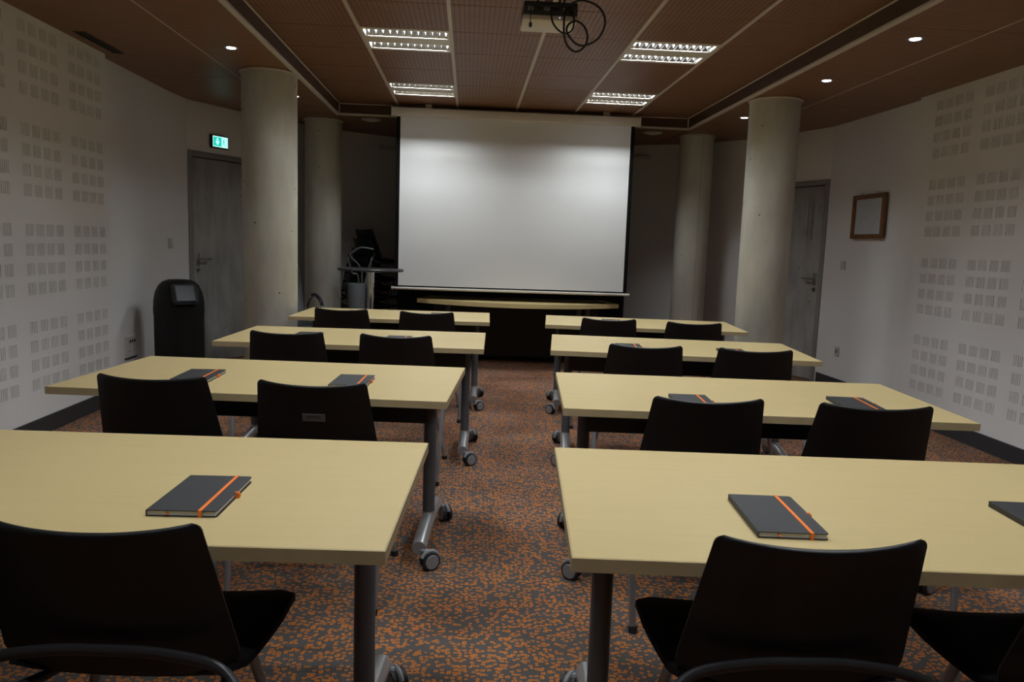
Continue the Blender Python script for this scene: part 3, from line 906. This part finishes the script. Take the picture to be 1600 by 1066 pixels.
# ------------------------------------------------------------------ notebooks
NW, NL, NT = 0.152, 0.252, 0.0145
def make_notebook():
    o = thing('notebook', 'x', 'notebook', (0, 0, 0), 0, 'charcoal notebooks with orange elastic')
    w, l = NW/2, NL/2
    def cover(z0, z1):
        r = 0.007
        pts = [(-w, -l), ]
        for cx, cy, a0 in ((w-r, -l+r, -90), (w-r, l-r, 0)):
            for i in range(5):
                t = math.radians(a0 + 90*i/4)
                pts.append((cx + r*math.cos(t), cy + r*math.sin(t)))
        pts.append((-w, l))
        return MB().prism(pts, z0, z1)
    cover(0.0, 0.0022).obj('cover_back', M_NOTE, o)
    cover(NT-0.0022, NT).obj('cover_front', M_NOTE, o)
    MB().bbox(-w-0.0012, -w+0.0015, -l, l, 0, NT, 0.001, 1).obj('spine', M_NOTE, o)
    MB().box(-w+0.0016, w-0.004, -l+0.003, l-0.003, 0.0023, NT-0.0023).obj('pages', M_PAGES, o, smooth=False)
    ex = w*0.52
    e = MB()
    e.box(ex-0.004, ex+0.004, -l-0.0012, l+0.0012, NT+0.0001, NT+0.0011)
    e.box(ex-0.004, ex+0.004, -l-0.0012, -l-0.0002, -0.0, NT+0.0001).box(ex-0.004, ex+0.004, l+0.0002, l+0.0012, -0.0, NT+0.0001)
    e.obj('elastic_band', M_ORANGE, o, smooth=False)
    MB().tube([(w+0.001+0.006*math.sin(t), 0.005, NT/2+0.0055*math.cos(t)) for t in [2*PI*i/12 for i in range(12)]], 0.0035, 6, closed=True, up=(0, 1, 0), flat=1.0).obj('pen_loop', M_ORANGE, o)
    MB().box(-w*0.45, -w*0.45+0.006, -l-0.004, -l+0.004, NT/2-0.0008, NT/2+0.0004).obj('ribbon', M_ORANGE, o, smooth=False)
    return o
NOTES = [
 ('L1', -0.606, 1.767, -1.5, 'lying alone on the nearest table at left'),
 ('R1', 0.727, 1.679, -4.4, 'on the nearest right table, behind the aisle-side chair'),
 ('R1', 1.385, 1.655, -4.4, 'on the nearest right table, cut by the right picture edge'),
 ('L2', -1.146, 3.325, 0.5, 'on the second-row left table, on the wall side'),
 ('L2', -0.485, 3.275, -2.5, 'on the second-row left table, beside the aisle'),
 ('R2', 0.918, 2.990, -4.5, 'on the second-row right table, beside the aisle'),
 ('R2', 1.604, 3.010, -6.5, 'on the second-row right table, on the wall side'),
 ('L3', -0.995, 4.82, -2.0, 'on the third-row left table, on the wall side'),
 ('L3', -0.425, 4.745, -2.0, 'on the third-row left table, beside the aisle'),
 ('R3', 1.005, 4.660, -6.7, 'on the third-row right table, beside the aisle'),
 ('R3', 1.622, 4.540, -6.7, 'on the third-row right table, on the wall side'),
 ('L4', -0.928, 6.44, -1.5, 'on the front-row left table, on the wall side'),
 ('L4', -0.233, 6.44, -1.5, 'on the front-row left table, beside the aisle'),
 ('R4', 1.20, 6.28, -6.0, 'on the front-row right table')]
nproto = make_notebook()
first = True
for k, x, y, a, where in NOTES:
    n = nproto if first else copy_tree(nproto)
    first = False
    n.location = (x, y, HT); n.rotation_euler = (0, 0, math.radians(a))
    n['label'] = 'charcoal notebook with orange elastic ' + where

# ------------------------------------------------------------------ black dome-top waste bin
o = thing('waste_bin', 'black cylindrical waste bin with a domed top and push flap by the left wall', 'bin', (-2.50, 6.78, 0), 0)
MB().lathe([(0.185, 0), (0.200, 0.015), (0.203, 0.40), (0.203, 0.665), (0.198, 0.672)], 40).obj('body', M_BIN, o)
MB().lathe([(0.206, 0.660), (0.207, 0.70), (0.203, 0.78), (0.190, 0.85), (0.165, 0.905), (0.13, 0.94), (0.085, 0.957), (0.001, 0.962)], 40).obj('dome', M_BIN, o)
ang = -0.98
fl = Matrix.Translation((0.180*math.cos(ang), 0.180*math.sin(ang), 0.838)) @ Matrix.Rotation(ang, 4, 'Z') @ Matrix.Rotation(math.radians(62), 4, 'Y')
bmx = bmesh.new(); bmesh.ops.create_cube(bmx, size=1)
for v in bmx.verts:
    v.co = Vector((v.co.x*0.185, v.co.y*0.205, v.co.z*0.05))
bmesh.ops.bevel(bmx, geom=list(bmx.edges), offset=0.012, segments=2, affect='EDGES')
hoodo = MB().bm(bmx, fl).obj('flap_frame', M_BIN, o)
bmx = bmesh.new(); bmesh.ops.create_cube(bmx, size=1)
for v in bmx.verts:
    v.co = Vector((v.co.x*0.145, v.co.y*0.155, v.co.z*0.012 + 0.028))
bmesh.ops.bevel(bmx, geom=list(bmx.edges), offset=0.003, segments=1, affect='EDGES')
MB().bm(bmx, fl).obj('flap', M_FLAP, hoodo)

# ------------------------------------------------------------------ the corner behind the left columns
o = thing('bar_table', 'tall round bar table with a dark top and chrome column near the screen', 'table', (-0.992, 7.86, 0))
MB().lathe([(0.02, 1.042), (0.324, 1.042), (0.332, 1.048), (0.332, 1.061), (0.326, 1.066), (0.02, 1.066)], 48).obj('tabletop', M_TABLETOPDARK, o)
MB().cyl((0, 0, 0.02), (0, 0, 1.042), 0.038, n=24).obj('pillar', M_CHROME, o)
MB().lathe([(0.225, 0), (0.225, 0.010), (0.10, 0.022), (0.04, 0.035)], 40).obj('base_plate', M_CHROME, o)
MB().lathe([(0.11, 1.030), (0.11, 1.0415)], 24).obj('top_flange', M_STEEL, o)

o = thing('waste_basket', 'tall blue-grey cylindrical basket beside the bar table column', 'basket', (-1.245, 8.66, 0))
MB().lathe([(0.075, 0.006), (0.092, 0.86), (0.098, 0.868), (0.100, 0.862), (0.100, 0.85), (0.083, 0.0), (0.075, 0.0)], 32).obj('shell', M_GREYBIN, o)
MB().lathe([(0.001, 0.0062), (0.074, 0.0062), (0.074, 0.012), (0.001, 0.012)], 24).obj('bottom', M_GREYBIN, o)
def tube_rod(pts, label):
    t = tag(MB().tube(smooth_path(pts, 6), 0.010, 10).obj('curved_rod', M_DIMTUBE), label, 'rod', 'curved metal rods in the basket')
    return t
tube_rod([(-1.205, 8.64, 0.02), (-1.185, 8.64, 0.90), (-1.215, 8.63, 1.06), (-1.305, 8.62, 1.155), (-1.30, 8.62, 1.20), (-1.20, 8.63, 1.265), (-1.06, 8.64, 1.25)], 'bent steel rod arching highest out of the blue-grey basket')
tube_rod([(-1.25, 8.69, 0.02), (-1.225, 8.66, 0.88), (-1.29, 8.63, 0.98), (-1.33, 8.62, 1.10), (-1.34, 8.62, 1.16)], 'shorter bent steel rod leaning left out of the blue-grey basket')

# stack of chairs in the dark corner: every chair of the stack is a chair
order = ['lowest', 'second from the bottom', 'third from the bottom', 'fourth from the bottom', 'fifth from the bottom', 'sixth from the bottom', 'topmost']
for i in range(7):
    c = copy_tree(cproto)
    k_ = 0.027*(6-i)
    c.location = (-1.27 - 0.788*k_, 9.37 - 0.616*k_, i*0.110); c.rotation_euler = (0, 0, math.radians(-52))
    c['label'] = 'black chair in the stack behind the bar table, %s' % order[i]
    c['group'] = 'stacked black chairs in the corner'

# black armchair half hidden by the near left column
o = thing('armchair', 'black upholstered armchair with a chrome arm half hidden by the left column', 'armchair', (-1.86, 7.82, 0), math.radians(206))
def acb(u, v):
    z = 0.46 + 0.61*v
    hw = 0.25 - 0.025*v
    if 1-v < 0.08:
        q = (1-v)/0.08; hw -= 0.045*(1-math.sqrt(max(0, 1-(1-q)**2)))
    return (u*hw, -0.06 - 0.20*v + 0.03*u*u - 0.03*math.sin(PI*v), z)
grid_shell(14, 18, acb, 0.05).obj('backrest', M_LEATHER, o, ang=60)
def acs(u, v):
    hw = 0.26
    if 1-v < 0.15:
        q = (1-v)/0.15; hw -= 0.06*(1-math.sqrt(max(0, 1-(1-q)**2)))
    return (u*hw, -0.02+0.50*v, 0.47 + 0.02*u*u - 0.03*max(0, v-0.8)/0.2)
grid_shell(12, 14, acs, 0.09).obj('seat', M_LEATHER, o, ang=60)
for s in (-1, 1):
    pts = [(s*0.275, -0.14, 0.62), (s*0.295, -0.06, 0.735), (s*0.305, 0.10, 0.765), (s*0.305, 0.26, 0.735), (s*0.30, 0.37, 0.67), (s*0.295, 0.42, 0.55), (s*0.29, 0.44, 0.01)]
    a_ = MB().tube(smooth_path(pts, 6), 0.013, 10).obj('arm', M_CHROME, o)
    pp = [(s*0.300, 0.0, 0.770), (s*0.305, 0.10, 0.782), (s*0.305, 0.26, 0.752), (s*0.301, 0.35, 0.70)]
    MB().tube(smooth_path(pp, 5), 0.021, 10, flat=0.8).obj('arm_pad', M_LEATHER, a_)
    MB().tube(smooth_path([(s*0.275, -0.14, 0.62), (s*0.27, -0.16, 0.40), (s*0.27, -0.20, 0.01)], 5), 0.013, 10).obj('leg', M_CHROME, o)
    MB().cyl((s*0.27, -0.17, 0.43), (s*0.293, 0.43, 0.43), 0.011, n=8).obj('side_rail', M_CHROME, o)

# ------------------------------------------------------------------ wall things
# exit sign over the left door
dd = (DL1 - DL0).normalized()
ea = math.atan2(dd.y, dd.x)
nin = Vector((dd.y, -dd.x, 0))
pc = DL0 + dd*0.40 + nin*0.02
o = thing('exit_sign', 'lit green exit sign with a white down arrow above the left door', 'exit sign', (pc.x, pc.y, 2.312), ea)
o.scale = (0.68, 1.0, 0.78)
MB().bbox(-0.165, 0.165, -0.020, 0.020, -0.085, 0.085, 0.005, 1).obj('housing', M_BEAM, o)
MB().box(-0.150, 0.150, -0.0215, -0.0201, -0.070, 0.070).obj('white_border', M_EXITW, o, smooth=False)
MB().box(-0.143, 0.022, -0.0225, -0.0216, -0.060, 0.060).obj('green_field', M_EXITG, o, smooth=False)
def flat(poly, y0, y1):
    n = len(poly)
    return MB().add([(x, y0, z) for x, z in poly] + [(x, y1, z) for x, z in poly],
                    [tuple(range(n)), tuple(reversed(range(n, 2*n)))] + [(i, (i+1) % n, n+(i+1) % n, n+i) for i in range(n)])
flat([(-0.074, 0.048), (-0.048, 0.048), (-0.048, 0.005), (-0.018, 0.005), (-0.061, -0.050), (-0.104, 0.005), (-0.074, 0.005)], -0.0235, -0.0226).obj('down_arrow', M_EXITW, o, smooth=False)
# running figure and doorway
man = [(0.062, 0.030), (0.075, 0.030), (0.080, 0.008), (0.092, -0.002), (0.088, -0.008), (0.074, 0.000), (0.072, -0.014), (0.086, -0.028), (0.084, -0.052), (0.076, -0.052), (0.076, -0.032), (0.062, -0.020), (0.050, -0.036), (0.036, -0.036), (0.036, -0.029), (0.048, -0.028), (0.058, -0.010), (0.058, 0.008), (0.046, 0.000), (0.042, 0.006)]
flat(man, -0.0230, -0.0217).obj('running_figure', M_EXITG, o, smooth=False)
MB().cyl((0.072, -0.0230, 0.042), (0.072, -0.0217, 0.042), 0.009, n=12).obj('figure_head', M_EXITG, o)
MB().box(0.112, 0.118, -0.0230, -0.0217, -0.055, 0.060).box(0.095, 0.112, -0.0230, -0.0217, -0.052, -0.046).obj('doorway_line', M_EXITG, o, smooth=False)

# framed notice on the right wall (faces -x)
o = thing('framed_notice', 'brown wood framed notice hanging on the right wall', 'picture', (3.752, 7.10, 1.73), math.radians(1.0))
fw, fh, ft = 0.285, 0.207, 0.05
MB().bbox(-0.028, 0.0, -fw, -fw+ft, -fh, fh, 0.004, 1).obj('frame_side', M_FRAME, o)
MB().bbox(-0.028, 0.0, fw-ft, fw, -fh, fh, 0.004, 1).obj('frame_side', M_FRAME, o)
MB().bbox(-0.027, 0.0, -fw+ft-0.001, fw-ft+0.001, fh-0.042, fh, 0.004, 1).obj('frame_rail', M_FRAME, o)
MB().bbox(-0.027, 0.0, -fw+ft-0.001, fw-ft+0.001, -fh, -fh+0.042, 0.004, 1).obj('frame_rail', M_FRAME, o)
pg = MB().box(-0.012, -0.006, -fw+ft, fw-ft, -fh+0.042, fh-0.042).obj('paper', M_PAPER, o, smooth=False)
for i in range(9):
    MB().box(-0.0125, -0.0121, -0.16, 0.16 - (0.10 if i % 4 == 3 else 0.02*(i % 3)), 0.11-i*0.027, 0.114-i*0.027).obj('print_line', M_INK, pg, smooth=False)
for yy in (-0.13, 0.14):
    MB().tube([(-0.014, yy+0.012*math.cos(t), fh+0.008+0.010*math.sin(t)) for t in [2*PI*i/12 for i in range(12)]], 0.003, 6, closed=True).obj('hanging_ring', M_STEEL, o)

def plate(name, label, cat, x, y, z, hw, hh, inx, group, rocker=True):
    o = thing(name, label, cat, (x, y, z), 0, group)
    s = inx
    def b(x0, x1, *r):
        return MB().bbox(min(s*x0, s*x1), max(s*x0, s*x1), *r, 0.002, 1)
    b(0.0, 0.010, -hw, hw, -hh, hh).obj('plate', M_SWITCH, o)
    if rocker:
        b(0.010, 0.014, -hw*0.62, hw*0.62, -hh*0.62, hh*0.62).obj('rocker', M_WHITE, o)
    else:
        MB().cyl((s*0.0095, 0, 0), (s*0.0112, 0, 0), min(hw, hh)*0.55, n=18).obj('socket_well', M_WHEEL, o)
    return o
plate('light_switch', 'small white light switch on the left wall beside the grey door', 'switch', -2.864, 7.57, 1.258, 0.042, 0.045, 1, None)
plate('light_switch', 'small white light switch on the right wall below the framed notice', 'switch', 3.756, 7.53, 1.259, 0.042, 0.045, -1, None)
plate('wall_socket', 'single white wall socket low on the right wall beside the door', 'socket', 3.757, 7.507, 0.391, 0.042, 0.045, -1, None, False)
o = thing('socket_panel', 'white double-row socket panel low on the left wall beside the bin', 'socket', (-2.8575, 6.62, 0.388))
MB().bbox(0, 0.012, -0.105, 0.105, -0.092, 0.092, 0.003, 1).obj('plate', M_SWITCH, o)
for i in range(3):
    MB().bbox(0.0122, 0.0135, -0.03+i*0.042, -0.004+i*0.042, 0.030, 0.055, 0.0005, 1).obj('data_port', M_DARKHOLE, o)
for i in range(2):
    s_ = MB().cyl((0.0115, -0.035+i*0.075, -0.038), (0.0130, -0.035+i*0.075, -0.038), 0.026, n=18).obj('socket_well', M_WHITE, o)
    for q in (-1, 1):
        MB().cyl((0.0128, -0.035+i*0.075+q*0.0095, -0.038), (0.0138, -0.035+i*0.075+q*0.0095, -0.038), 0.004, n=8).obj('pin_hole', M_DARKHOLE, s_)
MB().bbox(0.0002, 0.016, -0.106, 0.106, -0.100, -0.093, 0.001, 1).obj('lower_lip', M_DARKHOLE, o)

# pale linear fittings high on the apse wall
for x, y, a, lab in ((-1.05, 10.135, 33, 'pale horizontal fitting high on the dark wall left of the screen'), (2.14, 9.955, -25, 'pale horizontal fitting high on the dark wall right of the screen')):
    o = thing('wall_fitting', lab, 'wall fitting', (x, y, 2.52), math.radians(a))
    MB().bbox(-0.15, 0.15, -0.03, 0.0, -0.02, 0.02, 0.006, 1).obj('cover', M_WHITE, o)
    for s in (-1, 1):
        MB().bbox(s*0.153-0.004, s*0.153+0.004, -0.031, 0.001, -0.021, 0.021, 0.002, 1).obj('end_cap', M_RAIL, o)

# ------------------------------------------------------------------ ceiling projector with hanging cables
o = thing('projector', 'cream and dark projector hanging from the ceiling with looped black cables', 'projector', (0.405, 4.42, 2.56), 0)
MB().bbox(-0.150, 0.150, -0.12, 0.13, 0.0, 0.030, 0.010, 2).obj('lower_shell', M_PROJ_W, o)
MB().bbox(-0.146, 0.146, -0.122, 0.126, 0.0301, 0.098, 0.008, 2).obj('upper_shell', M_PROJ_D, o)
for i, (px, w_, h_) in enumerate(((-0.11, 0.03, 0.022), (-0.06, 0.022, 0.014), (-0.02, 0.034, 0.016), (0.03, 0.034, 0.016), (0.075, 0.018, 0.018), (0.108, 0.022, 0.03))):
    MB().bbox(px-w_/2, px+w_/2, -0.1255, -0.1222, 0.058-h_/2, 0.058+h_/2, 0.001, 1).obj('port', M_BEAM if i % 2 else M_WHEEL, o)
MB().cyl((0.05, -0.121, 0.016), (0.05, -0.1195, 0.016), 0.004, n=8).obj('indicator_lamp', M_LEDBLUE, o)
MB().cyl((-0.05, 0.126, 0.055), (-0.05, 0.150, 0.055), 0.038, n=24).obj('lens', M_BEAM, o)
MB().cyl((0, 0.01, 0.098), (0, 0.01, 0.19), 0.020, n=16).obj('mount_pole', M_WHITE, o)
MB().bbox(-0.06, 0.06, -0.05, 0.07, 0.19, 0.219, 0.004, 1).obj('ceiling_plate', M_WHITE, o)
for s in (-1, 1):
    MB().cyl((s*0.12, -0.06, 0.10), (0, 0.01, 0.125), 0.008, n=8).obj('mount_arm', M_BEAM, o)
OFF = Vector((0.405, 4.42, 2.56))
loopA = [[0.513,4.28,2.645],[0.571,4.275,2.665],[0.659,4.27,2.633],[0.697,4.265,2.559],[0.667,4.265,2.475],[0.599,4.265,2.432],[0.546,4.265,2.436],[0.499,4.27,2.483],[0.491,4.27,2.516],[0.507,4.275,2.543],[0.541,4.28,2.558],[0.583,4.285,2.537],[0.607,4.285,2.488],[0.595,4.285,2.431],[0.548,4.28,2.399],[0.502,4.275,2.424],[0.479,4.255,2.466],[0.473,4.25,2.532],[0.477,4.26,2.598],[0.495,4.29,2.628]]
loopB = [[0.407,4.29,2.637],[0.407,4.255,2.556],[0.43,4.24,2.508],[0.472,4.235,2.48],[0.513,4.24,2.495],[0.528,4.255,2.545],[0.522,4.292,2.611]]
loopC = [[0.298,4.29,2.632],[0.294,4.27,2.56],[0.295,4.27,2.525]]
def rel(P): return [Vector(p)-OFF for p in P]
MB().tube(smooth_path(rel(loopA), 6), 0.0058, 8).obj('cable', M_CABLE, o)
MB().tube(smooth_path(rel(loopB), 6), 0.0050, 8).obj('cable', M_CABLE, o)
lc = MB().tube(smooth_path(rel(loopC), 4), 0.0022, 6).obj('cable', M_CABLE, o)
MB().lathe([(0.003, 0.014), (0.0085, 0.008), (0.009, -0.006), (0.004, -0.014)], 12, tuple(Vector(loopC[-1])-OFF)).obj('dust_cap', M_CABLE, lc)
MB().tube(smooth_path(rel([[0.33,4.30,2.66],[0.36,4.27,2.63],[0.40,4.27,2.628],[0.45,4.28,2.65],[0.43,4.33,2.74]]), 5), 0.0055, 8).obj('cable', M_CABLE, o)
MB().tube(smooth_path(rel([[0.47,4.30,2.64],[0.48,4.30,2.70],[0.46,4.36,2.775]]), 5), 0.0055, 8).obj('cable', M_CABLE, o)
